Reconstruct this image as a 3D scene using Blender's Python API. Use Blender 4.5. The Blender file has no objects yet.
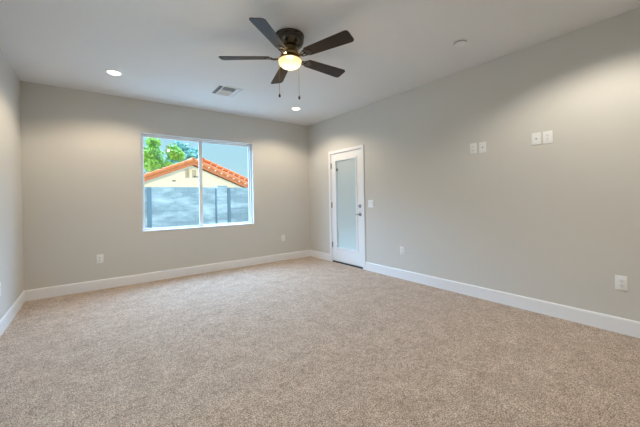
import bpy, bmesh, math, random
from mathutils import Vector, Matrix
random.seed(7)
PI = math.pi
S = bpy.context.scene
C = S.collection

# ------------------------------------------------------------------ camera, sky, sun, lights, exposure
XL, XR, YB, YN, ZC = -0.7206, 3.6147, 5.1898, -0.62, 2.74       # inner faces of the room
cd = bpy.data.cameras.new('camera')
cam = bpy.data.objects.new('camera', cd); C.objects.link(cam)
cd.sensor_width = 36.0
cd.lens = 299.453 / 640 * 36.0
cd.shift_y = -15.12 / 640
cd.clip_start = 0.02; cd.clip_end = 300
cam.matrix_world = (Matrix.Translation((0, 0, 1.21118)) @ Matrix.Rotation(-0.64453, 4, 'Z')
                    @ Matrix.Rotation(PI/2, 4, 'X') @ Matrix.Rotation(-0.01816, 4, 'Z'))
S.camera = cam

w = bpy.data.worlds.new('sky'); S.world = w; w.use_nodes = True
nt = w.node_tree; nt.nodes.clear()
tc = nt.nodes.new('ShaderNodeTexCoord')
sep = nt.nodes.new('ShaderNodeSeparateXYZ')
ramp = nt.nodes.new('ShaderNodeValToRGB')
bg = nt.nodes.new('ShaderNodeBackground')
wo = nt.nodes.new('ShaderNodeOutputWorld')
nt.links.new(tc.outputs['Generated'], sep.inputs[0])
nt.links.new(sep.outputs['Z'], ramp.inputs[0])
nt.links.new(bg.outputs[0], wo.inputs[0])
SKY_K = 4.0
SKY_FILL = 13.0                                     # extra brightness added to the unseen upper sky on the window side, as room fill
dp = nt.nodes.new('ShaderNodeVectorMath'); dp.operation = 'DOT_PRODUCT'; dp.inputs[1].default_value = (.0, .95, .31)
mr = nt.nodes.new('ShaderNodeMapRange'); mr.interpolation_type = 'SMOOTHSTEP'
mr.inputs['From Min'].default_value = .0; mr.inputs['From Max'].default_value = .5
mr.inputs['To Min'].default_value = 0; mr.inputs['To Max'].default_value = SKY_FILL
m2 = nt.nodes.new('ShaderNodeMapRange'); m2.interpolation_type = 'SMOOTHSTEP'
m2.inputs['From Min'].default_value = .21; m2.inputs['From Max'].default_value = .29
ml = nt.nodes.new('ShaderNodeMath'); ml.operation = 'MULTIPLY'
cs = nt.nodes.new('ShaderNodeVectorMath'); cs.operation = 'SCALE'; cs.inputs[0].default_value = (.56, .98, 1.60)
ad = nt.nodes.new('ShaderNodeMix'); ad.data_type = 'RGBA'; ad.blend_type = 'ADD'; ad.inputs[0].default_value = 1; ad.clamp_result = False
nt.links.new(tc.outputs['Generated'], dp.inputs[0]); nt.links.new(dp.outputs['Value'], mr.inputs[0])
nt.links.new(sep.outputs['Z'], m2.inputs[0])
nt.links.new(mr.outputs[0], ml.inputs[0]); nt.links.new(m2.outputs[0], ml.inputs[1])
nt.links.new(ml.outputs[0], cs.inputs['Scale'])
sc_ = nt.nodes.new('ShaderNodeVectorMath'); sc_.operation = 'SCALE'; sc_.inputs['Scale'].default_value = SKY_K
nt.links.new(ramp.outputs[0], sc_.inputs[0])
nt.links.new(sc_.outputs[0], ad.inputs[6]); nt.links.new(cs.outputs[0], ad.inputs[7])
nt.links.new(ad.outputs[2], bg.inputs[0])
SKY_ON = 1.0
bg.inputs[1].default_value = SKY_ON
els = ramp.color_ramp.elements
def sk(c): return tuple(v / SKY_K for v in c) + (1,)
els[0].position = 0.0; els[0].color = sk((.56, .84, .94))
els[1].position = 0.20; els[1].color = sk((.46, .81, 1.0))
for p_, c_ in ((0.30, (.34, .62, .86)), (0.55, (.34, .60, .86)), (1.0, (.3, .55, .85))):
    e = els.new(p_); e.color = sk(c_)

def light(name, typ, loc, energy, color, direction=None, **kw):
    d = bpy.data.lights.new(name, typ); d.energy = energy; d.color = color
    for k, v in kw.items(): setattr(d, k, v)
    o = bpy.data.objects.new(name, d); C.objects.link(o); o.location = loc
    if direction is not None:
        o.rotation_euler = Vector(direction).to_track_quat('-Z', 'Y').to_euler()
    return o
light('sun', 'SUN', (0, -10, 20), 2.2, (1.0, .89, .70), (.25, .97, -.335), angle=math.radians(.6))
light('side_fill', 'AREA', (XL + .03, 2.0, 1.25), 15, (.55, .84, 1.0), (1, .12, -.05), shape='RECTANGLE', size=1.8, size_y=1.5)  # added bluish fill at the left wall; no window is built there
CAN_COL, NEAR_COL = (1.0, .83, .62), (1.0, .91, .78)
CAN_KW = dict(spot_size=math.radians(146), spot_blend=.45, shadow_soft_size=.06)
CAN_FAR, CAN_NEAR = 84.0, 90.0
for cx_ in (.20, 2.74):                          # the two recessed lights at the near end of the room
    light('recessed_lamp', 'SPOT', (cx_, .51, ZC - .012), CAN_NEAR, NEAR_COL, (0, 0, -1), **CAN_KW)
LAMP_WARM = (1.0, .78, .45)
CAN_STRENGTH = 8.0
FAN_BULB = 17.0

S.view_settings.view_transform = 'Standard'
S.view_settings.look = 'None'
S.view_settings.gamma = 1.0
S.view_settings.use_curve_mapping = False
S.view_settings.exposure = 0.0

# ------------------------------------------------------------------ helpers
def srgb(r, g, b):
    f = lambda v: (v/255/12.92) if v/255 <= .04045 else ((v/255 + .055)/1.055)**2.4
    return (f(r), f(g), f(b))

def mat(name, col, rough=.6, metal=0, spec=.5, noise=None, bump=None, coat=0):
    m = bpy.data.materials.new(name); m.use_nodes = True
    n = m.node_tree; b = n.nodes['Principled BSDF']
    b.inputs['Base Color'].default_value = (*col, 1)
    b.inputs['Roughness'].default_value = rough
    b.inputs['Metallic'].default_value = metal
    b.inputs['Specular IOR Level'].default_value = spec
    if coat: b.inputs['Coat Weight'].default_value = coat
    t = n.nodes.new('ShaderNodeTexCoord')
    if noise:                                       # (scale, other colour, contrast, stretch)
        sc, c2, lo, hi, st = noise
        mp = n.nodes.new('ShaderNodeMapping'); mp.inputs['Scale'].default_value = st
        nz = n.nodes.new('ShaderNodeTexNoise'); nz.inputs['Scale'].default_value = sc; nz.inputs['Detail'].default_value = 4
        cr = n.nodes.new('ShaderNodeValToRGB')
        cr.color_ramp.elements[0].position = lo; cr.color_ramp.elements[0].color = (*col, 1)
        cr.color_ramp.elements[1].position = hi; cr.color_ramp.elements[1].color = (*c2, 1)
        n.links.new(t.outputs['Object'], mp.inputs[0]); n.links.new(mp.outputs[0], nz.inputs['Vector'])
        n.links.new(nz.outputs['Fac'], cr.inputs[0]); n.links.new(cr.outputs[0], b.inputs['Base Color'])
    if bump:
        sc, st, dist = bump
        nz = n.nodes.new('ShaderNodeTexNoise'); nz.inputs['Scale'].default_value = sc; nz.inputs['Detail'].default_value = 3
        bp = n.nodes.new('ShaderNodeBump'); bp.inputs['Strength'].default_value = st; bp.inputs['Distance'].default_value = dist
        n.links.new(t.outputs['Object'], nz.inputs['Vector'])
        n.links.new(nz.outputs['Fac'], bp.inputs['Height']); n.links.new(bp.outputs[0], b.inputs['Normal'])
    return m

def box(bm, x0, x1, y0, y1, z0, z1, bev=0, seg=2):
    r = bmesh.ops.create_cube(bm, size=1)
    vs = r['verts']
    for v in vs:
        v.co = Vector((x0 + (v.co.x+.5)*(x1-x0), y0 + (v.co.y+.5)*(y1-y0), z0 + (v.co.z+.5)*(z1-z0)))
    if bev:
        es = list({e for v in vs for e in v.link_edges})
        bmesh.ops.bevel(bm, geom=es, offset=bev, segments=seg, affect='EDGES', profile=.5)
    return bm

def lathe(bm, prof, seg=40, M=Matrix.Identity(4)):
    rings = []
    for r, z in prof:
        if r < 1e-6: rings.append([bm.verts.new(M @ Vector((0, 0, z)))])
        else: rings.append([bm.verts.new(M @ Vector((r*math.cos(2*PI*i/seg), r*math.sin(2*PI*i/seg), z))) for i in range(seg)])
    for a, b in zip(rings, rings[1:]):
        if len(a) == 1 and len(b) == 1: continue
        for i in range(seg):
            j = (i+1) % seg
            if len(a) == 1: bm.faces.new((a[0], b[j], b[i]))
            elif len(b) == 1: bm.faces.new((a[i], a[j], b[0]))
            else: bm.faces.new((a[i], a[j], b[j], b[i]))
    return bm

def tube(bm, pts, r, seg=10, r1=None):
    pts = [Vector(p) for p in pts]; rings = []
    n = len(pts)
    for k, p in enumerate(pts):
        d = (pts[min(k+1, n-1)] - pts[max(k-1, 0)]).normalized()
        q = d.to_track_quat('Z', 'Y')
        rr = r if r1 is None else r + (r1-r)*k/(n-1)
        rings.append([bm.verts.new(p + q @ Vector((rr*math.cos(2*PI*i/seg), rr*math.sin(2*PI*i/seg), 0))) for i in range(seg)])
    for a, b in zip(rings, rings[1:]):
        for i in range(seg):
            j = (i+1) % seg; bm.faces.new((a[i], a[j], b[j], b[i]))
    bm.faces.new(rings[0][::-1]); bm.faces.new(rings[-1])
    return bm

def prism(bm, outline, axis_vec):
    a = [bm.verts.new(Vector(p)) for p in outline]
    b = [bm.verts.new(Vector(p) + Vector(axis_vec)) for p in outline]
    bm.faces.new(a[::-1]); bm.faces.new(b)
    for i in range(len(a)):
        j = (i+1) % len(a); bm.faces.new((a[i], a[j], b[j], b[i]))
    return bm

def obj(name, bm, m, parent=None, smooth=False, loc=None):
    bmesh.ops.recalc_face_normals(bm, faces=bm.faces)
    me = bpy.data.meshes.new(name); bm.to_mesh(me); bm.free()
    if m: me.materials.append(m)
    if smooth:
        for p in me.polygons: p.use_smooth = True
        try: me.set_sharp_from_angle(angle=math.radians(35))
        except Exception: pass
    o = bpy.data.objects.new(name, me); C.objects.link(o)
    if parent: o.parent = parent
    if loc is not None: o.location = loc
    return o
NB = bmesh.new
def struct(o, label=None):
    o['kind'] = 'structure'
    if label: o['label'] = label
    return o
def tag(o, label, cat, group=None):
    o['label'] = label; o['category'] = cat
    if group: o['group'] = group
    return o
def thing(name, loc, label, cat, group=None, rot=None):
    o = bpy.data.objects.new(name, None); C.objects.link(o); o.location = loc; o.empty_display_size = .1
    if rot is not None: o.rotation_euler = rot
    return tag(o, label, cat, group)

# ------------------------------------------------------------------ materials
M_wall = mat('greige wall paint', (.625, .612, .575), rough=.75, spec=.25, bump=(60, .10, .004))
M_ceil = mat('white ceiling paint', (.78, .78, .78), rough=.9, spec=.1, bump=(60, .10, .004))
M_trim = mat('white semigloss trim', (.82, .835, .86), rough=.4)
M_door = mat('white door paint', (.84, .85, .86), rough=.4)
M_vinyl = mat('white vinyl', (.80, .82, .84), rough=.35)
M_plate = mat('white plastic plate', (.83, .835, .84), rough=.35)
M_slot = mat('dark slot', (.05, .05, .05), rough=.6)
M_nickel = mat('satin dark nickel', (.36, .35, .34), rough=.3, metal=1)
M_bronze = mat('oil rubbed bronze', (.10, .085, .07), rough=.2, metal=.95, spec=.6)
M_brass = mat('antique brass', (.30, .21, .09), rough=.3, metal=1)
M_black = mat('dark bronze threshold', (.03, .03, .032), rough=.5)
M_blade = mat('dark walnut blade', (.020, .014, .010), rough=.38, spec=.24, noise=(9, (.036, .023, .015), .35, .7, (1, 14, 8)))
M_vent = mat('white enamel register', (.80, .80, .80), rough=.45)
M_duct_and_shade = mat('dark duct and shade ring', (.07, .07, .07), rough=.9)

def carpet():
    m = bpy.data.materials.new('beige frieze carpet'); m.use_nodes = True
    n = m.node_tree; b = n.nodes['Principled BSDF']; L = n.links.new
    b.inputs['Roughness'].default_value = 1; b.inputs['Specular IOR Level'].default_value = .05
    b.inputs['Sheen Weight'].default_value = .15
    t = n.nodes.new('ShaderNodeTexCoord')
    def nz(scale, detail=3, rough=.6):
        k = n.nodes.new('ShaderNodeTexNoise'); k.inputs['Scale'].default_value = scale
        k.inputs['Detail'].default_value = detail; k.inputs['Roughness'].default_value = rough
        L(t.outputs['Object'], k.inputs['Vector']); return k
    def rmp(src, stops):
        r = n.nodes.new('ShaderNodeValToRGB'); r.color_ramp.elements[0].position = stops[0][0]; r.color_ramp.elements[0].color = (*stops[0][1], 1)
        r.color_ramp.elements[1].position = stops[-1][0]; r.color_ramp.elements[1].color = (*stops[-1][1], 1)
        for p, c in stops[1:-1]:
            e = r.color_ramp.elements.new(p); e.color = (*c, 1)
        L(src, r.inputs[0]); return r
    fine = nz(120, 5, .8)                 # tufts
    r1 = rmp(fine.outputs['Fac'], [(.36, (.13, .105, .075)), (.5, (.53, .425, .345)), (.63, (.90, .755, .62))])
    mid = nz(6, 7, .78)                    # trodden / vacuumed patches
    r2 = rmp(mid.outputs['Fac'], [(.34, (.80, .765, .73)), (.64, (1.13, 1.13, 1.13))])
    mx = n.nodes.new('ShaderNodeMix'); mx.data_type = 'RGBA'; mx.blend_type = 'MULTIPLY'; mx.inputs[0].default_value = 1
    tuft = nz(30, 5, .75)                 # clumps of twisted pile
    r3 = rmp(tuft.outputs['Fac'], [(.36, (.72, .68, .64)), (.50, (1.0, .99, .98)), (.64, (1.2, 1.19, 1.18))])
    m3 = n.nodes.new('ShaderNodeMix'); m3.data_type = 'RGBA'; m3.blend_type = 'MULTIPLY'; m3.inputs[0].default_value = 1
    L(r1.outputs[0], mx.inputs[6]); L(r2.outputs[0], mx.inputs[7]); L(mx.outputs[2], m3.inputs[6]); L(r3.outputs[0], m3.inputs[7])
    L(m3.outputs[2], b.inputs['Base Color'])
    bp = n.nodes.new('ShaderNodeBump'); bp.inputs['Strength'].default_value = .8; bp.inputs['Distance'].default_value = .012
    L(fine.outputs['Fac'], bp.inputs['Height']); L(bp.outputs[0], b.inputs['Normal'])
    return m
M_carpet = carpet()

def glass():
    m = bpy.data.materials.new('clear glass'); m.use_nodes = True
    n = m.node_tree; n.nodes.clear(); L = n.links.new
    o = n.nodes.new('ShaderNodeOutputMaterial'); tr = n.nodes.new('ShaderNodeBsdfTransparent')
    tr.inputs[0].default_value = (.96, .98, .97, 1)
    gl = n.nodes.new('ShaderNodeBsdfGlossy'); gl.inputs['Roughness'].default_value = .02
    lw = n.nodes.new('ShaderNodeLayerWeight'); lw.inputs[0].default_value = .5
    pw = n.nodes.new('ShaderNodeMath'); pw.operation = 'POWER'; pw.inputs[1].default_value = 5
    fr = n.nodes.new('ShaderNodeMath'); fr.operation = 'MULTIPLY_ADD'; fr.inputs[1].default_value = .9; fr.inputs[2].default_value = .025
    L(lw.outputs['Facing'], pw.inputs[0]); L(pw.outputs[0], fr.inputs[0])
    mx = n.nodes.new('ShaderNodeMixShader')
    L(fr.outputs[0], mx.inputs[0]); L(tr.outputs[0], mx.inputs[1]); L(gl.outputs[0], mx.inputs[2]); L(mx.outputs[0], o.inputs[0])
    return m
M_glass = glass()

def emit(name, col, strength):
    m = bpy.data.materials.new(name); m.use_nodes = True
    b = m.node_tree.nodes['Principled BSDF']
    b.inputs['Base Color'].default_value = (.8, .8, .8, 1)
    b.inputs['Emission Color'].default_value = (*col, 1); b.inputs['Emission Strength'].default_value = strength
    return m
M_can = emit('lit downlight lens', (1.0, .85, .64), CAN_STRENGTH)

def bowl_mat():
    m = bpy.data.materials.new('lit frosted glass bowl'); m.use_nodes = True
    n = m.node_tree; n.nodes.clear(); L = n.links.new
    o = n.nodes.new('ShaderNodeOutputMaterial')
    tl = n.nodes.new('ShaderNodeBsdfTranslucent'); tl.inputs[0].default_value = (.04, .029, .018, 1)
    tr = n.nodes.new('ShaderNodeBsdfTransparent'); tr.inputs[0].default_value = (1, .97, .92, 1)
    em = n.nodes.new('ShaderNodeEmission')
    t = n.nodes.new('ShaderNodeTexCoord'); ln = n.nodes.new('ShaderNodeVectorMath'); ln.operation = 'LENGTH'
    mp = n.nodes.new('ShaderNodeMapping'); mp.inputs['Scale'].default_value = (1, 1, 0)
    L(t.outputs['Object'], mp.inputs[0]); L(mp.outputs[0], ln.inputs[0])
    r = n.nodes.new('ShaderNodeValToRGB')
    r.color_ramp.elements[0].position = .02; r.color_ramp.elements[0].color = (1, .97, .92, 1)
    r.color_ramp.elements[1].position = .11; r.color_ramp.elements[1].color = (.88, .60, .34, 1)
    e = r.color_ramp.elements.new(.075); e.color = (1, .88, .70, 1)
    L(ln.outputs['Value'], r.inputs[0]); L(r.outputs[0], em.inputs[0]); em.inputs[1].default_value = .80
    m1 = n.nodes.new('ShaderNodeMixShader'); m1.inputs[0].default_value = .35
    a = n.nodes.new('ShaderNodeAddShader')
    L(tl.outputs[0], m1.inputs[1]); L(tr.outputs[0], m1.inputs[2])
    L(m1.outputs[0], a.inputs[0]); L(em.outputs[0], a.inputs[1]); L(a.outputs[0], o.inputs[0])
    return m
M_bowl = bowl_mat()

M_stucco = mat('cream stucco', (.76, .61, .38), rough=.9, spec=.1, noise=(3, (.81, .67, .44), .3, .7, (1, 1, 1)))
M_tile = mat('terracotta roof tile', (.56, .135, .03), rough=.8, noise=(5, (.70, .22, .06), .3, .7, (1, 1, 1)))
M_fascia = mat('orange brown fascia paint', (.52, .15, .045), rough=.7)
M_mortar = mat('pale mortar', (.82, .74, .62), rough=.9)
M_ventpaint = mat('tan vent paint', (.55, .42, .28), rough=.8)
M_bark = mat('bark', (.12, .085, .06), rough=.9, noise=(12, (.2, .15, .1), .3, .7, (1, 1, .3)))
M_ground = mat('gravel yard', (.34, .31, .27), rough=1, noise=(30, (.48, .44, .38), .3, .7, (1, 1, 1)))

def leafmat(name, c1, c2, c3):
    m = bpy.data.materials.new(name); m.use_nodes = True
    n = m.node_tree; b = n.nodes['Principled BSDF']; L = n.links.new
    t = n.nodes.new('ShaderNodeTexCoord'); k = n.nodes.new('ShaderNodeTexNoise'); k.inputs['Scale'].default_value = 1.2; k.inputs['Detail'].default_value = 5
    k.inputs['Roughness'].default_value = .7
    r = n.nodes.new('ShaderNodeValToRGB')
    r.color_ramp.elements[0].position = .36; r.color_ramp.elements[0].color = (*c1, 1)
    r.color_ramp.elements[1].position = .66; r.color_ramp.elements[1].color = (*c3, 1)
    e = r.color_ramp.elements.new(.5); e.color = (*c2, 1)
    L(t.outputs['Object'], k.inputs['Vector']); L(k.outputs['Fac'], r.inputs[0]); L(r.outputs[0], b.inputs['Base Color'])
    b.inputs['Roughness'].default_value = .6
    return m
M_leafA = leafmat('yellow green leaves', (.10, .26, .05), (.24, .50, .07), (.42, .64, .11))
M_leafB = leafmat('blue green leaves', (.06, .22, .20), (.14, .38, .34), (.30, .56, .46))

def block_mat():
    m = bpy.data.materials.new('grey concrete block'); m.use_nodes = True
    n = m.node_tree; b = n.nodes['Principled BSDF']; L = n.links.new
    b.inputs['Roughness'].default_value = .95; b.inputs['Specular IOR Level'].default_value = .1
    t = n.nodes.new('ShaderNodeTexCoord')
    mp = n.nodes.new('ShaderNodeMapping'); mp.inputs['Rotation'].default_value = (PI/2, 0, 0)
    br = n.nodes.new('ShaderNodeTexBrick'); br.inputs['Scale'].default_value = 1
    br.inputs['Brick Width'].default_value = .4; br.inputs['Row Height'].default_value = .2; br.inputs['Mortar Size'].default_value = .008
    br.inputs['Color1'].default_value = (.36, .375, .35, 1); br.inputs['Color2'].default_value = (.40, .415, .39, 1); br.inputs['Mortar'].default_value = (.31, .325, .31, 1)
    L(t.outputs['Object'], mp.inputs[0]); L(mp.outputs[0], br.inputs['Vector'])
    # bright sun patches painted into the block colour as sloping streaks
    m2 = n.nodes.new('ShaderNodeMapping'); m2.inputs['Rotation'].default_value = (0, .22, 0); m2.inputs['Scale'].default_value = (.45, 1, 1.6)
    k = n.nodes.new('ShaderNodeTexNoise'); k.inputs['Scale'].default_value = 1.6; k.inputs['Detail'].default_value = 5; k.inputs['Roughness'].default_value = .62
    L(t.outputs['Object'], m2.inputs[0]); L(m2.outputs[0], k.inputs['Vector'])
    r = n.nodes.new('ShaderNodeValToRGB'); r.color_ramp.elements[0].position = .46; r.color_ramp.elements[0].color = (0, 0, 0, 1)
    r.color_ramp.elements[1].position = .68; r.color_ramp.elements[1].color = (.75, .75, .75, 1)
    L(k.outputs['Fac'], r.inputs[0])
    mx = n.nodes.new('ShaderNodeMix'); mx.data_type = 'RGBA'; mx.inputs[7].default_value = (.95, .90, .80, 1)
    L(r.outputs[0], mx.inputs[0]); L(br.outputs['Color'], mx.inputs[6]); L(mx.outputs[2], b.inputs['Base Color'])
    return m
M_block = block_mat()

# ------------------------------------------------------------------ room shell
T = .16
WX0, WX1, WZ0, WZ1 = .562, 2.356, .757, 2.246        # window opening
DY0, DY1, DZ1 = 3.612, 4.446, 2.052                  # door opening (inside the jamb)
def wall_open(bm, ax, a0, a1, z0, z1, o, d0, d1):
    """solid wall from a0..a1, with an opening o=(b0,b1,zb0,zb1); ax 'x' runs along x with depth d0..d1 in y"""
    b0, b1, c0, c1 = o
    def q(u0, u1, v0, v1):
        if u1 - u0 < 1e-5 or v1 - v0 < 1e-5: return
        if ax == 'x': box(bm, u0, u1, d0, d1, v0, v1)
        else: box(bm, d0, d1, u0, u1, v0, v1)
    q(a0, b0, z0, z1); q(b1, a1, z0, z1); q(b0, b1, z0, c0); q(b0, b1, c1, z1)
    return bm
struct(obj('floor', box(NB(), XL - T, XR + T, YN - T, YB + T, -.14, 0), M_carpet), 'beige cut pile carpet covering the whole floor')
struct(obj('ceiling', box(NB(), XL - T, XR + T, YN - T, YB + T, ZC, ZC + .14), M_ceil), 'flat white painted ceiling')
struct(obj('wall_back', wall_open(NB(), 'x', XL - T, XR + T, 0, ZC, (WX0, WX1, WZ0, WZ1), YB, YB + T), M_wall), 'greige wall holding the sliding window')
struct(obj('wall_right', wall_open(NB(), 'y', YN, YB, 0, ZC, (DY0, DY1, 0, DZ1), XR, XR + T), M_wall), 'long greige wall holding the glazed door')
struct(obj('wall_left', box(NB(), XL - T, XL, YN, YB, 0, ZC), M_wall), 'plain greige side wall')
struct(obj('wall_near', box(NB(), XL - T, XR + T, YN - T, YN, 0, ZC), M_wall), 'greige wall behind the viewer')
struct(obj('added_roof_block', box(NB(), XL - .5, XR + .3, YN - 4, YB + T, ZC + .14, 3.72), M_stucco), 'unseen flat roof block over the room, added to shade the garden wall')  # out of view; height set so its shadow covers the block wall

BH, BT = .135, .014
def base_profile_run(name, p0, p1, nrm, label):
    """baseboard from p0 to p1 with its face towards nrm; eased top edge"""
    p0, p1, nrm = Vector(p0), Vector(p1), Vector(nrm)
    prof = [(0, 0), (BT, 0), (BT, BH-.018), (BT-.002, BH-.008), (BT-.006, BH-.002), (BT-.009, BH), (0, BH)]
    pts = [p0 + nrm*a + Vector((0, 0, z)) for a, z in prof]
    struct(obj(name, prism(NB(), pts, p1 - p0), M_trim), label)
CW = .058                                            # casing width
cy0, cy1 = DY0 - CW + .004, DY1 + CW - .004
base_profile_run('baseboard_back', (XL, YB, 0), (XR, YB, 0), (0, -1, 0), 'white baseboard under the window wall')
base_profile_run('baseboard_left', (XL, YN, 0), (XL, YB - BT, 0), (1, 0, 0), 'white baseboard on the plain side wall')
base_profile_run('baseboard_right', (XR, YN, 0), (XR, cy0, 0), (-1, 0, 0), 'long white baseboard running up to the door')
base_profile_run('baseboard_corner', (XR, cy1, 0), (XR, YB - BT, 0), (-1, 0, 0), 'short white baseboard between door and corner')

# window: white vinyl slider set back in the drywall return
fy0, fy1 = YB + .066, YB + .14
win = bpy.data.objects.new('window_1', None); C.objects.link(win); win.location = ((WX0+WX1)/2, fy0, WZ0)
struct(win, 'white vinyl sliding window looking onto the yard')
iw = Matrix.Translation((-(WX0+WX1)/2, -fy0, -WZ0))
def wpart(name, bm, m, parent=win):
    bmesh.ops.transform(bm, matrix=iw, verts=bm.verts) if parent is win else bmesh.ops.transform(bm, matrix=iw, verts=bm.verts)
    return obj(name, bm, m, parent)
def ring(bm, x0, x1, z0, z1, y0, y1, wd, bev=.004, wr=None):
    wr = wr or wd
    box(bm, x0, x0+wd, y0, y1, z0, z1, bev); box(bm, x1-wr, x1, y0, y1, z0, z1, bev)
    box(bm, x0+wd, x1-wr, y0, y1, z0, z0+wd, bev); box(bm, x0+wd, x1-wr, y0, y1, z1-wd, z1, bev)
    return bm
wpart('window_frame', ring(NB(), WX0, WX1, WZ0, WZ1, fy0, fy1, .022), M_vinyl)
MX = 1.438
s1 = wpart('sliding_sash', ring(NB(), WX0 + .018, MX + .030, WZ0 + .018, WZ1 - .018, fy0 + .008, fy0 + .034, .026, wr=.056), M_vinyl)
g = NB(); box(g, WX0 + .04, MX, fy0 + .018, fy0 + .022, WZ0 + .04, WZ1 - .04); wpart('pane', g, M_glass, s1)
g = NB(); box(g, MX - .003, MX + .016, fy0 - .006, fy0 + .008, 1.44, 1.53, .004); wpart('sash_latch', g, M_vinyl, s1)
s2 = wpart('fixed_sash', ring(NB(), MX - .018, WX1 - .018, WZ0 + .018, WZ1 - .018, fy0 + .04, fy0 + .066, .026), M_vinyl)
g = NB(); box(g, MX, WX1 - .04, fy0 + .05, fy0 + .054, WZ0 + .04, WZ1 - .04); wpart('pane', g, M_glass, s2)
g = NB(); box(g, WX0, WX1, YB - .006, fy0, WZ0, WZ0 + .014, .003); wpart('window_sill', g, M_trim)

# door: full-lite exterior door with blinds between the glass
dr = bpy.data.objects.new('door_1', None); C.objects.link(dr); dr.location = (XR, (DY0+DY1)/2, 0)
struct(dr, 'white glazed exterior door with a dark lever handle')
idr = Matrix.Translation((-XR, -(DY0+DY1)/2, 0))
def dpart(name, bm, m, parent=dr, smooth=False):
    bmesh.ops.transform(bm, matrix=idr, verts=bm.verts); return obj(name, bm, m, parent, smooth)
JT = .018
j = NB()
box(j, XR, XR + T, DY0, DY0 + .012, 0, DZ1); box(j, XR, XR + T, DY1 - .012, DY1, 0, DZ1); box(j, XR, XR + T, DY0 + .012, DY1 - .012, DZ1 - .012, DZ1)
dpart('door_jamb', j, M_trim)
def casing(name, pts, vec, m=M_trim):
    dpart(name, prism(NB(), pts, vec), m)
# stepped casing legs and head
def cas_leg(y0, y1, zt):
    b = NB(); box(b, XR - .017, XR, y0, y1, 0, zt, .004); return b
dpart('door_casing', cas_leg(cy0, DY0 + .004, DZ1 - .004), M_trim)
dpart('door_casing', cas_leg(DY1 - .004, cy1, DZ1 - .004), M_trim)
b = NB(); box(b, XR - .017, XR, cy0, cy1, DZ1 - .004, DZ1 + CW - .008, .004); dpart('door_casing', b, M_trim)
sy0, sy1, sz0, sz1 = DY0 + .014, DY1 - .014, .032, DZ1 - .015
sx0, sx1 = XR + .004, XR + .048
gy0, gy1, gz0, gz1 = 3.772, 4.302, .292, 1.902       # visible glass
ly0, ly1, lz0, lz1 = gy0 - .032, gy1 + .032, gz0 - .032, gz1 + .032
sl = NB()
wall_open(sl, 'y', sy0, sy1, sz0, sz1, (ly0 + .006, ly1 - .006, lz0 + .006, lz1 - .006), sx0, sx1)
slab = dpart('door_slab', sl, M_door)
lf = NB()
for xa, xb in ((sx0 - .010, sx0 + .012), (sx1 - .012, sx1 + .010)):
    box(lf, xa, xb, ly0, gy0, lz0, lz1, .005); box(lf, xa, xb, gy1, ly1, lz0, lz1, .005)
    box(lf, xa, xb, gy0, gy1, lz0, gz0, .005); box(lf, xa, xb, gy0, gy1, gz1, lz1, .005)
lite = dpart('glass_frame', lf, M_door)
gg = NB(); box(gg, sx0 + .003, sx0 + .006, gy0 - .012, gy1 + .012, gz0 - .012, gz1 + .012); box(gg, sx1 - .006, sx1 - .003, gy0 - .012, gy1 + .012, gz0 - .012, gz1 + .012)
dpart('door_glass', gg, M_glass)
M_blind = mat('white blind slats', (.70, .67, .63), rough=.5)
bl = NB(); zc = gz0 + .006; xc = (sx0 + sx1)/2; tl = math.radians(70)
while zc < gz1 - .02:
    dx, dz = .0062*math.cos(tl), .0062*math.sin(tl)
    pts = [(xc - dx, gy0 + .004, zc + dz), (xc + dx, gy0 + .004, zc - dz), (xc + dx + .0008, gy0 + .004, zc - dz + .0008), (xc - dx + .0008, gy0 + .004, zc + dz + .0008)]
    prism(bl, pts, (0, gy1 - gy0 - .008, 0)); zc += .0125
blind = dpart('mini_blind', bl, M_blind)
hr = NB(); box(hr, xc - .008, xc + .008, gy0, gy1, gz1 - .022, gz1 + .01); dpart('blind_headrail', hr, M_vinyl, blind)
kn = NB(); box(kn, sx0 - .012, sx0 + .003, gy1 - .045, gy1 - .018, 1.715, 1.762, .003); dpart('blind_tilt_slider', kn, M_slot, lite)
for zh in (.33, 1.08, 1.82):
    h = NB(); box(h, XR - .008, XR + .01, sy1 - .010, sy1 + .012, zh - .05, zh + .05, .002)
    lathe(h, [(0, zh-.056), (.006, zh-.054), (.0075, zh-.05), (.0075, zh+.05), (.006, zh+.054), (0, zh+.056)], 12, Matrix.Translation((XR - .012, sy1 + .001, 0)))
    dpart('hinge', h, M_nickel, dr, True)
RX = Matrix.Rotation(-PI/2, 4, 'Y')                   # local +z -> world -x (into the room)
d = NB(); lathe(d, [(.0, 0), (.031, 0), (.031, .006), (.027, .012), (.016, .014), (.016, .022), (0, .023)], 28, Matrix.Translation((sx0, 3.679, 1.066)) @ RX)
box(d, sx0 - .036, sx0 - .02, 3.675, 3.683, 1.052, 1.08, .002)
dpart('deadbolt', d, M_nickel, dr, True)
d = NB(); lathe(d, [(.0, 0), (.032, 0), (.032, .006), (.026, .012), (.012, .014), (.012, .04), (0, .04)], 28, Matrix.Translation((sx0, 3.679, .926)) @ RX)
tube(d, [(sx0 - .042, 3.672, .926), (sx0 - .05, 3.69, .927), (sx0 - .052, 3.715, .926), (sx0 - .047, 3.745, .923)], .0095, 12, .0075)
dpart('lever_handle', d, M_nickel, dr, True)
th = NB(); box(th, XR - .006, XR + T, DY0 + .012, DY1 - .012, 0, .026, .004); dpart('threshold', th, M_black)

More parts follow.
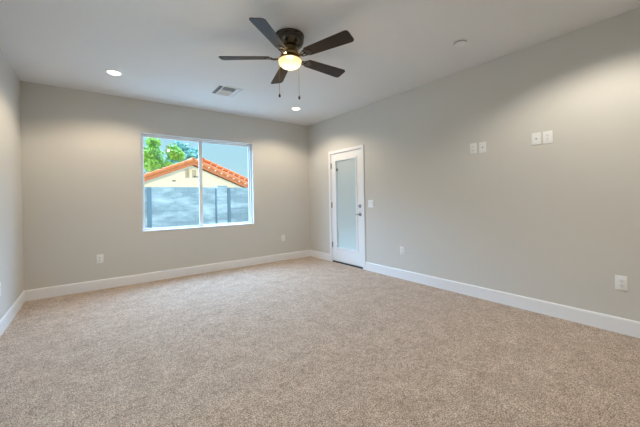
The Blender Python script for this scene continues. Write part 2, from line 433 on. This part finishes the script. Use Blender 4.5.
# ------------------------------------------------------------------ wall plates
def plate_bm(wd, ht):
    b = NB(); box(b, -wd/2, wd/2, -.0065, 0, -ht/2, ht/2, .004, 3); return b
def screw(b, x, z):
    lathe(b, [(0, .0085), (.0028, .0085), (.0034, .0075), (.0034, .006)], 12, Matrix.Translation((x, 0, z)) @ Matrix.Rotation(PI/2, 4, 'X'))
ROT = {'back': 0, 'right': -PI/2, 'left': PI/2}
def place(wall, a, z):
    """world location, z rotation. local -y faces the room"""
    if wall == 'back': return (a, YB, z), 0
    if wall == 'right': return (XR, a, z), -PI/2
    return (XL, a, z), PI/2
PW, PH = .080, .125
def outlet(wall, a, z, label, group=None):
    loc, r = place(wall, a, z)
    t = thing('wall_outlet', loc, label, 'outlet', group, (0, 0, r))
    p = obj('cover_plate', plate_bm(PW, PH), M_plate, t, True)
    for s in (1, -1):
        b = NB()
        lathe(b, [(0, .0095), (.0155, .0095), (.0172, .0085), (.0172, .006)], 24, Matrix.Translation((0, 0, s*.0195)) @ Matrix.Rotation(PI/2, 4, 'X'))
        rc = obj('receptacle', b, M_plate, t, True)
        b = NB()
        for x, hh in ((-.0064, .0085), (.0064, .0068)): box(b, x-.0012, x+.0012, -.0098, -.0085, s*.0195+.004-hh/2, s*.0195+.004+hh/2)
        lathe(b, [(0, .0099), (.0026, .0099), (.0026, .0085)], 12, Matrix.Translation((0, 0, s*.0195 - .0075)) @ Matrix.Rotation(PI/2, 4, 'X'))
        obj('socket_slots', b, M_slot, rc)
    b = NB(); screw(b, 0, 0); obj('screw', b, M_vinyl, t, True)
    return t
def coax(wall, a, z, label):
    loc, r = place(wall, a, z)
    t = thing('coax_wall_plate', loc, label, 'wall plate', None, (0, 0, r))
    obj('cover_plate', plate_bm(PW, PH), M_plate, t, True)
    RR = Matrix.Rotation(PI/2, 4, 'X')
    b = NB(); lathe(b, [(0, .0075), (.0075, .0075), (.0085, .006)], 6, RR); lathe(b, [(.0025, .018), (.0048, .018), (.0048, .007)], 16, RR)
    obj('coax_connector', b, M_nickel, t, True)
    for s in (1, -1):
        b = NB(); screw(b, 0, s*.041); obj('screw', b, M_vinyl, t, True)
    return t
outlet('back', .045, .424, 'white duplex outlet low on the wall left of the window')
outlet('back', 2.966, .438, 'white duplex outlet low on the wall between window and corner')
outlet('left', 4.005, .42, 'white duplex outlet low on the plain side wall, cut by the photo edge')
outlet('right', 2.808, .418, 'white duplex outlet low on the long wall, the one nearer the door')
outlet('right', .510, .437, 'white duplex outlet low on the long wall, the one farther from the door')
outlet('right', 1.745, 1.772, 'white outlet high on the long wall, nearest the door of the four high plates')
coax('right', 1.640, 1.769, 'white coax plate high on the long wall, second high plate from the door')
coax('right', 1.111, 1.780, 'white coax plate high on the long wall, third high plate from the door')
outlet('right', 1.014, 1.779, 'white outlet high on the long wall, farthest from the door of the four high plates')

loc, r = place('right', 3.424, 1.108)
sw = thing('light_switch', loc, 'white two gang rocker switch on the wall beside the door handle', 'light switch', None, (0, 0, r))
obj('cover_plate', plate_bm(.117, .122), M_plate, sw, True)
for s in (-1, 1):
    b = NB()
    o_ = [(s*.023-.0165, -.0060, -.033), (s*.023-.0165, -.0060, .033), (s*.023-.0165, -.0115, .033), (s*.023-.0165, -.0080, 0), (s*.023-.0165, -.0075, -.033)]
    prism(b, o_, (.033, 0, 0)); obj('rocker', b, M_plate, sw)

# ------------------------------------------------------------------ ceiling fan
FX, FY = 1.478, 2.395
fan = thing('ceiling_fan', (FX, FY, ZC), 'five blade flush mount ceiling fan with a lit bowl and pull chains', 'ceiling fan')
obj('motor_housing', lathe(NB(), [(0, 0), (.126, 0), (.136, -.006), (.136, -.024), (.131, -.028), (.134, -.034), (.130, -.066), (.119, -.090), (.100, -.108), (.080, -.114), (0, -.114)], 48), M_bronze, fan, True)
obj('flywheel', lathe(NB(), [(0, -.112), (.062, -.112), (.074, -.120), (.078, -.165), (.086, -.175), (.086, -.198), (.074, -.204), (0, -.204)], 48), M_brass, fan, True)
obj('light_fitter', lathe(NB(), [(0, -.202), (.060, -.202), (.074, -.208), (.096, -.216), (.107, -.224), (.108, -.234), (.103, -.236), (0, -.222)], 48), M_brass, fan, True)
obj('glass_bowl', lathe(NB(), [(.103, -.233), (.108, -.238), (.109, -.246), (.104, -.262), (.092, -.280), (.073, -.295), (.048, -.306), (.022, -.3115), (0, -.312)], 48), M_bowl, fan, True)
obj('finial', lathe(NB(), [(0, -.310), (.008, -.311), (.009, -.316), (.005, -.319), (0, -.323)], 20), M_brass, fan, True)
fb = light('fan_bulb', 'POINT', (0, 0, -.280), FAN_BULB, LAMP_WARM, shadow_soft_size=.025); fb.parent = fan

def blade_mesh():
    out = []; L0, L1 = .185, .650
    hw0, hw1 = .053, .070
    def corner(cx, cy, r, a0, a1, n=6):
        for i in range(n+1):
            a = a0 + (a1-a0)*i/n; out.append((cx + r*math.cos(a), cy + r*math.sin(a)))
    corner(L1-.030, -(hw1-.030), .030, -PI/2, 0); corner(L1-.030, hw1-.030, .030, 0, PI/2)
    corner(L0+.022, hw0-.022, .022, PI/2, PI); corner(L0+.022, -(hw0-.022), .022, PI, 1.5*PI)
    b = NB(); prism(b, [(x, y, -.003) for x, y in out], (0, 0, .006)); return b
def bracket_mesh():
    b = NB()
    # neck from the flywheel out to the blade, then a leaf shaped plate with three screws under the blade
    tube(b, [(.074, 0, .000), (.105, 0, -.010), (.140, 0, -.014), (.178, 0, -.009)], .0085, 10, .0075)
    tube(b, [(.110, .006, -.011), (.145, .022, -.013), (.180, .030, -.008)], .005, 8)
    tube(b, [(.110, -.006, -.011), (.145, -.022, -.013), (.180, -.030, -.008)], .005, 8)
    prism(b, [(.168, -.036, -.0075), (.205, -.040, -.0075), (.228, -.020, -.0075), (.246, 0, -.0075), (.228, .020, -.0075), (.205, .040, -.0075), (.168, .036, -.0075)], (0, 0, .0045))
    for x, y in ((.2, -.024), (.2, .024), (.228, 0)):
        lathe(b, [(0, -.0105), (.004, -.010), (.005, -.0075)], 10, Matrix.Translation((x, y, 0)))
    return b
bl0 = obj('blade', blade_mesh(), M_blade, fan, False); br0 = obj('blade_bracket', bracket_mesh(), M_bronze, bl0, True)
PITCH = math.radians(-13)
for k in range(5):
    if k == 0: o, q = bl0, br0
    else:
        o = bl0.copy(); C.objects.link(o); o.parent = fan
        q = br0.copy(); C.objects.link(q); q.parent = o
    o.matrix_local = Matrix.Translation((0, 0, -.208)) @ Matrix.Rotation(math.radians(.5 + 72*k), 4, 'Z') @ Matrix.Rotation(PITCH, 4, 'X')
for (px, py, zb) in ((-.083, .060, -.545), (.066, -.046, -.566)):
    b = NB(); z = -.232
    tube(b, [(px, py, -.225), (px, py, zb)], .0012, 8)
    while z > zb:
        lathe(b, [(0, z), (.0019, z-.0016), (.0019, z-.0030), (0, z-.0046)], 8, Matrix.Translation((px, py, 0))); z -= .0062
    pc = obj('pull_chain', b, M_brass, fan, True)
    b = NB(); lathe(b, [(0, zb+.004), (.004, zb+.002), (.0085, zb-.010), (.0100, zb-.020), (.0085, zb-.029), (0, zb-.034)], 16, Matrix.Translation((px, py, 0)))
    obj('pull_knob', b, M_slot, pc, True)

# ------------------------------------------------------------------ ceiling fittings
def can(x, y, label):
    t = thing('recessed_light', (x, y, ZC), label, 'ceiling light')
    obj('trim_ring', lathe(NB(), [(.066, -.001), (.066, -.004), (.072, -.0085), (.082, -.0075), (.090, -.002), (.090, 0)], 40), M_trim, t, True)
    obj('light_lens', lathe(NB(), [(0, -.003), (.068, -.003)], 40), M_can, t)
    l = light('can_lamp', 'SPOT', (0, 0, -.012), CAN_FAR, CAN_COL, (0, 0, -1), **CAN_KW); l.parent = t
can(.203, 4.268, 'lit round recessed light in the ceiling towards the plain side wall')
can(2.745, 4.285, 'lit round recessed light in the ceiling below the fan, near the door corner')

vt = thing('ceiling_vent', (1.500, 4.135, ZC), 'white square three way air register in the ceiling beside the fan', 'vent')
hx, hy = .180, .195
b = NB()
for x0, x1, y0, y1 in ((-hx, -hx+.026, -hy, hy), (hx-.026, hx, -hy, hy), (-hx+.026, hx-.026, -hy, -hy+.026), (-hx+.026, hx-.026, hy-.026, hy)):
    box(b, x0, x1, y0, y1, -.008, 0, .0025)
for xx in (-.100, .078): box(b, xx, xx + .010, -hy+.026, hy-.026, -.008, -.001)
box(b, -.090, .078, -.034, -.024, -.008, -.001)
obj('register_frame', b, M_vent, vt)
b = NB(); box(b, -hx+.02, hx-.02, -hy+.02, hy-.02, -.002, -.0005); obj('duct_opening', b, M_duct_and_shade, vt)
def louver(axis, pos, a0, a1, tilt):
    """one slat; axis 'x' runs along x at y=pos"""
    b = NB(); w_ = .0085; th_ = math.radians(tilt)
    c, s = w_*math.cos(th_), w_*math.sin(th_)
    zc = -.0085
    if axis == 'x': pts = [(a0, pos-c, zc-s), (a0, pos+c, zc+s), (a0, pos+c, zc+s+.0012), (a0, pos-c, zc-s+.0012)]; v = (a1-a0, 0, 0)
    else: pts = [(pos-c, a0, zc-s), (pos+c, a0, zc+s), (pos+c, a0, zc+s+.0012), (pos-c, a0, zc-s+.0012)]; v = (0, a1-a0, 0)
    prism(b, pts, v); return b
for i in range(3): obj('louver', louver('y', -.144 + i*.018, -hy+.026, hy-.026, 38), M_vent, vt)
for i in range(3): obj('louver', louver('y', .099 + i*.021, -hy+.026, hy-.026, -38), M_vent, vt)
for i in range(7): obj('louver', louver('x', -.158 + i*.0185, -.090, .078, 38), M_vent, vt)
for i in range(9): obj('louver', louver('x', -.012 + i*.0205, -.090, .078, -38), M_vent, vt)

sd = thing('smoke_detector', (2.923, 1.526, ZC), 'small round white smoke detector on the ceiling above the long wall', 'smoke detector')
obj('mounting_base', lathe(NB(), [(0, 0), (.062, 0), (.062, -.008), (.058, -.010), (0, -.010)], 40), M_vent, sd, True)
obj('detector_cover', lathe(NB(), [(.056, -.010), (.058, -.022), (.050, -.029), (.036, -.032), (.020, -.033), (0, -.033)], 40), M_vent, sd, True)
obj('shade_ring', lathe(NB(), [(.0575, -.0098), (.0592, -.0115), (.0592, -.0135), (.0575, -.015)], 40), M_duct_and_shade, sd, True)  # dark ring standing in for the shadow line around the cover
b = NB(); lathe(b, [(.0, -.0355), (.007, -.035), (.008, -.031)], 16, Matrix.Translation((.018, 0, 0))); obj('test_button', b, M_vent, sd, True)

# ------------------------------------------------------------------ outside
struct(obj('yard_ground', box(NB(), -40, 70, YB + T + .01, 80, -.35, -.10), M_ground), 'pale gravel yard outside the window')
g = NB(); box(g, XR + T + .01, 40, -25, YB + T + .01, -.35, -.10); struct(obj('side_yard_ground', g, M_ground), 'pale gravel yard outside the door')

BY = 10.6; ZT = 1.665
bw = thing('block_wall', (2.9, BY, -.10), 'grey concrete block garden wall with pilasters outside the window', 'garden wall')
ib = lambda bm: (bmesh.ops.transform(bm, matrix=Matrix.Translation((-2.9, -BY, .10)), verts=bm.verts), bm)[1]
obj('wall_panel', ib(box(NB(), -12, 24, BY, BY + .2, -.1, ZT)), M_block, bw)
for px in (-2.5, 1.30, 3.585, 7.6):
    if px == 1.30: continue
    wpx = .36
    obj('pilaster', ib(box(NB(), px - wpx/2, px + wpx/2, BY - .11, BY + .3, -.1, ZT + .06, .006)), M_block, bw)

M_post_shade = mat('dark grey upright and shade strip', (.20, .25, .27), rough=.9)
for xa, xb in ((1.285, 1.40), (3.80, 3.90), (3.375, 3.405)):  # leftmost is a dark upright; the two beside the pilaster paint in its shade
    obj('post_shade_strip', ib(box(NB(), xa, xb, BY - .06, BY + .02, -.1, ZT - .02)), M_post_shade, bw)

# neighbour's house: front gable with a wider, slightly higher gable behind it
SL = .41
ho = thing('neighbor_house', (4.4, 18, -.10), 'cream stucco house with terracotta tiled gable roof beyond the block wall', 'house')
ih = lambda bm: (bmesh.ops.transform(bm, matrix=Matrix.Translation((-4.4, -18, .10)), verts=bm.verts), bm)[1]
def gable(ax, az, y0, y1, half, ov=.35):
    """ax, az: outer apex of the roof edge; stucco body, roof slopes with barrel tiles, fascia boards and edge tiles"""
    zw = az - .36                                         # peak of the stucco under the roof
    bodyw = half - .5
    o_ = [(ax - bodyw, y0, -.1), (ax + bodyw, y0, -.1), (ax + bodyw, y0, zw - SL*bodyw), (ax, y0, zw), (ax - bodyw, y0, zw - SL*bodyw)]
    obj('gable_wall', ih(prism(NB(), o_, (0, y1 - y0, 0))), M_stucco, ho)
    for s in (-1, 1):
        L = half; ys = y0 - ov
        # deck
        o_ = [(ax, ys, az - .20), (ax + s*L, ys, az - .20 - SL*L), (ax + s*L, ys, az - .28 - SL*L), (ax, ys, az - .28)]
        # tiled slope: barrel waves across y
        b = NB(); n = int((y1 - ys)/.06); rows = []
        for u in (0, L):
            rows.append([b.verts.new((ax + s*u, ys + i*.06, az - .15 - SL*u + .05*abs(math.sin(i*.06*PI/.24)))) for i in range(n+1)])
        for i in range(n): b.faces.new((rows[0][i], rows[0][i+1], rows[1][i+1], rows[1][i]))
        prism(b, o_, (0, y1 - ys, 0))
        obj('roof_slope', ih(b), M_tile, ho)
        # fascia (rake) board
        o_ = [(ax, ys - .03, az - .17), (ax + s*L, ys - .03, az - .17 - SL*L), (ax + s*L, ys - .03, az - .37 - SL*L), (ax, ys - .03, az - .37)]
        obj('rake_board', ih(prism(NB(), o_, (0, .05, 0))), M_fascia, ho)
        # edge tiles: overlapping tapered barrels stepping down the slope
        b = NB(); mo = []; u = .05
        while u < L - .3:
            p0 = (ax + s*u, ys - .06, az - .10 - SL*u); p1 = (ax + s*(u + .42), ys - .06, az - .085 - SL*(u + .42))
            tube(b, [p0, p1], .085, 12, .112)
            if s > 0: mo.append(lathe(NB(), [(0, -.05), (.05, -.03), (.05, .03), (0, .05)], 8, Matrix.Translation((ax + s*(u + .40), ys - .12, az - .17 - SL*(u + .40)))))
            u += .36
        tl_ = obj('edge_tiles', ih(b), M_tile, ho, True)
        for d_ in mo: obj('mortar_dab', ih(d_), M_mortar, tl_)
    b = NB(); y = y0 - ov
    while y < y1 - .2:
        tube(b, [(ax, y, az - .06), (ax, y + .42, az - .045)], .10, 12, .12); y += .36
    obj('ridge_tiles', ih(b), M_tile, ho, True)
gable(4.44, 3.587, 18.0, 27.0, 4.6)
gable(5.30, 3.80, 19.2, 28.5, 6.0, .30)
for vx in (4.19, 4.55):
    b = NB(); x0, x1, z0, z1 = vx - .11, vx + .11, 2.50, 2.96
    box(b, x0, x0+.03, 17.95, 18.0, z0, z1); box(b, x1-.03, x1, 17.95, 18.0, z0, z1); box(b, x0+.03, x1-.03, 17.95, 18.0, z0, z0+.03); box(b, x0+.03, x1-.03, 17.95, 18.0, z1-.03, z1)
    for i in range(6):
        zz = z0 + .05 + i*.065; prism(b, [(x0+.03, 17.96, zz), (x0+.03, 17.99, zz+.05), (x0+.03, 17.995, zz+.045), (x0+.03, 17.965, zz-.005)], (x1-x0-.06, 0, 0))
    obj('gable_vent', ih(b), M_ventpaint, ho)
b = NB(); box(b, 4.52, 4.86, 17.94, 18.0, 2.555, 2.59); box(b, 4.55, 4.58, 17.94, 18.0, 2.59, 2.63); obj('wall_bracket', ih(b), M_slot, ho)
b = NB(); box(b, 3.40, 3.58, 17.95, 18.0, 2.29, 2.35, .01); obj('wall_bracket', ih(b), M_slot, ho)

def tree(name, base, crown_c, radii, n, leaf, m, label, rnd, hollow=.35):
    t = thing(name, base, label, 'tree')
    R = random.Random(rnd); bx, by, bz = base
    c = Vector(crown_c) - Vector(base)
    clumps = []
    for i in range(16):
        while True:
            v = Vector((R.uniform(-1, 1), R.uniform(-1, 1), R.uniform(-1, 1)))
            if v.length < 1: break
        clumps.append((Vector((v.x*radii[0], v.y*radii[1], v.z*radii[2]))*.8 + c, R.uniform(.28, .5)*min(radii)))
    b = NB()
    for i in range(n):
        cc, cr = clumps[R.randrange(16)]
        v = Vector((R.gauss(0, 1), R.gauss(0, 1), R.gauss(0, 1))).normalized()*cr*(R.random()**.5)
        p = cc + v; s = leaf*R.uniform(.6, 1.3)
        q = Vector((R.gauss(0, 1), R.gauss(0, 1)-.8, R.gauss(0, 1)+.6)).normalized().to_track_quat('Z', 'Y') @ Matrix.Rotation(R.uniform(0, 6.28), 3, 'Z').to_quaternion()
        vs = [b.verts.new(p + q @ Vector(k)) for k in ((-s, 0, 0), (-.2*s, .42*s, .1*s), (s, 0, 0), (-.2*s, -.42*s, .1*s))]
        b.faces.new(vs)
    obj('crown', b, m, t)
    b = NB(); tube(b, [(0, 0, 0), (.1, 0, c.z*.35), (c.x*.5, c.y*.5, c.z*.7), c], .13, 12, .03)
    for cc, cr in clumps[:9]:
        st = Vector((c.x*.4, c.y*.4, c.z*.62)); tube(b, [st, (st+cc)/2 + Vector((0, 0, .15)), cc], .035, 8, .012)
    obj('trunk', b, M_bark, t, True)
tree('leafy_tree', (4.1, 30, -.1), (4.0, 30, 4.9), (3.0, 1.6, 2.3), 5000, .17, M_leafA, 'bright yellow green tree rising behind the roof, left of the ridge', 3)
tree('leafy_tree', (7.2, 33, -.1), (7.2, 33, 5.9), (1.7, 1.4, 1.5), 3000, .19, M_leafB, 'darker blue green tree behind the roof beside the ridge', 5)
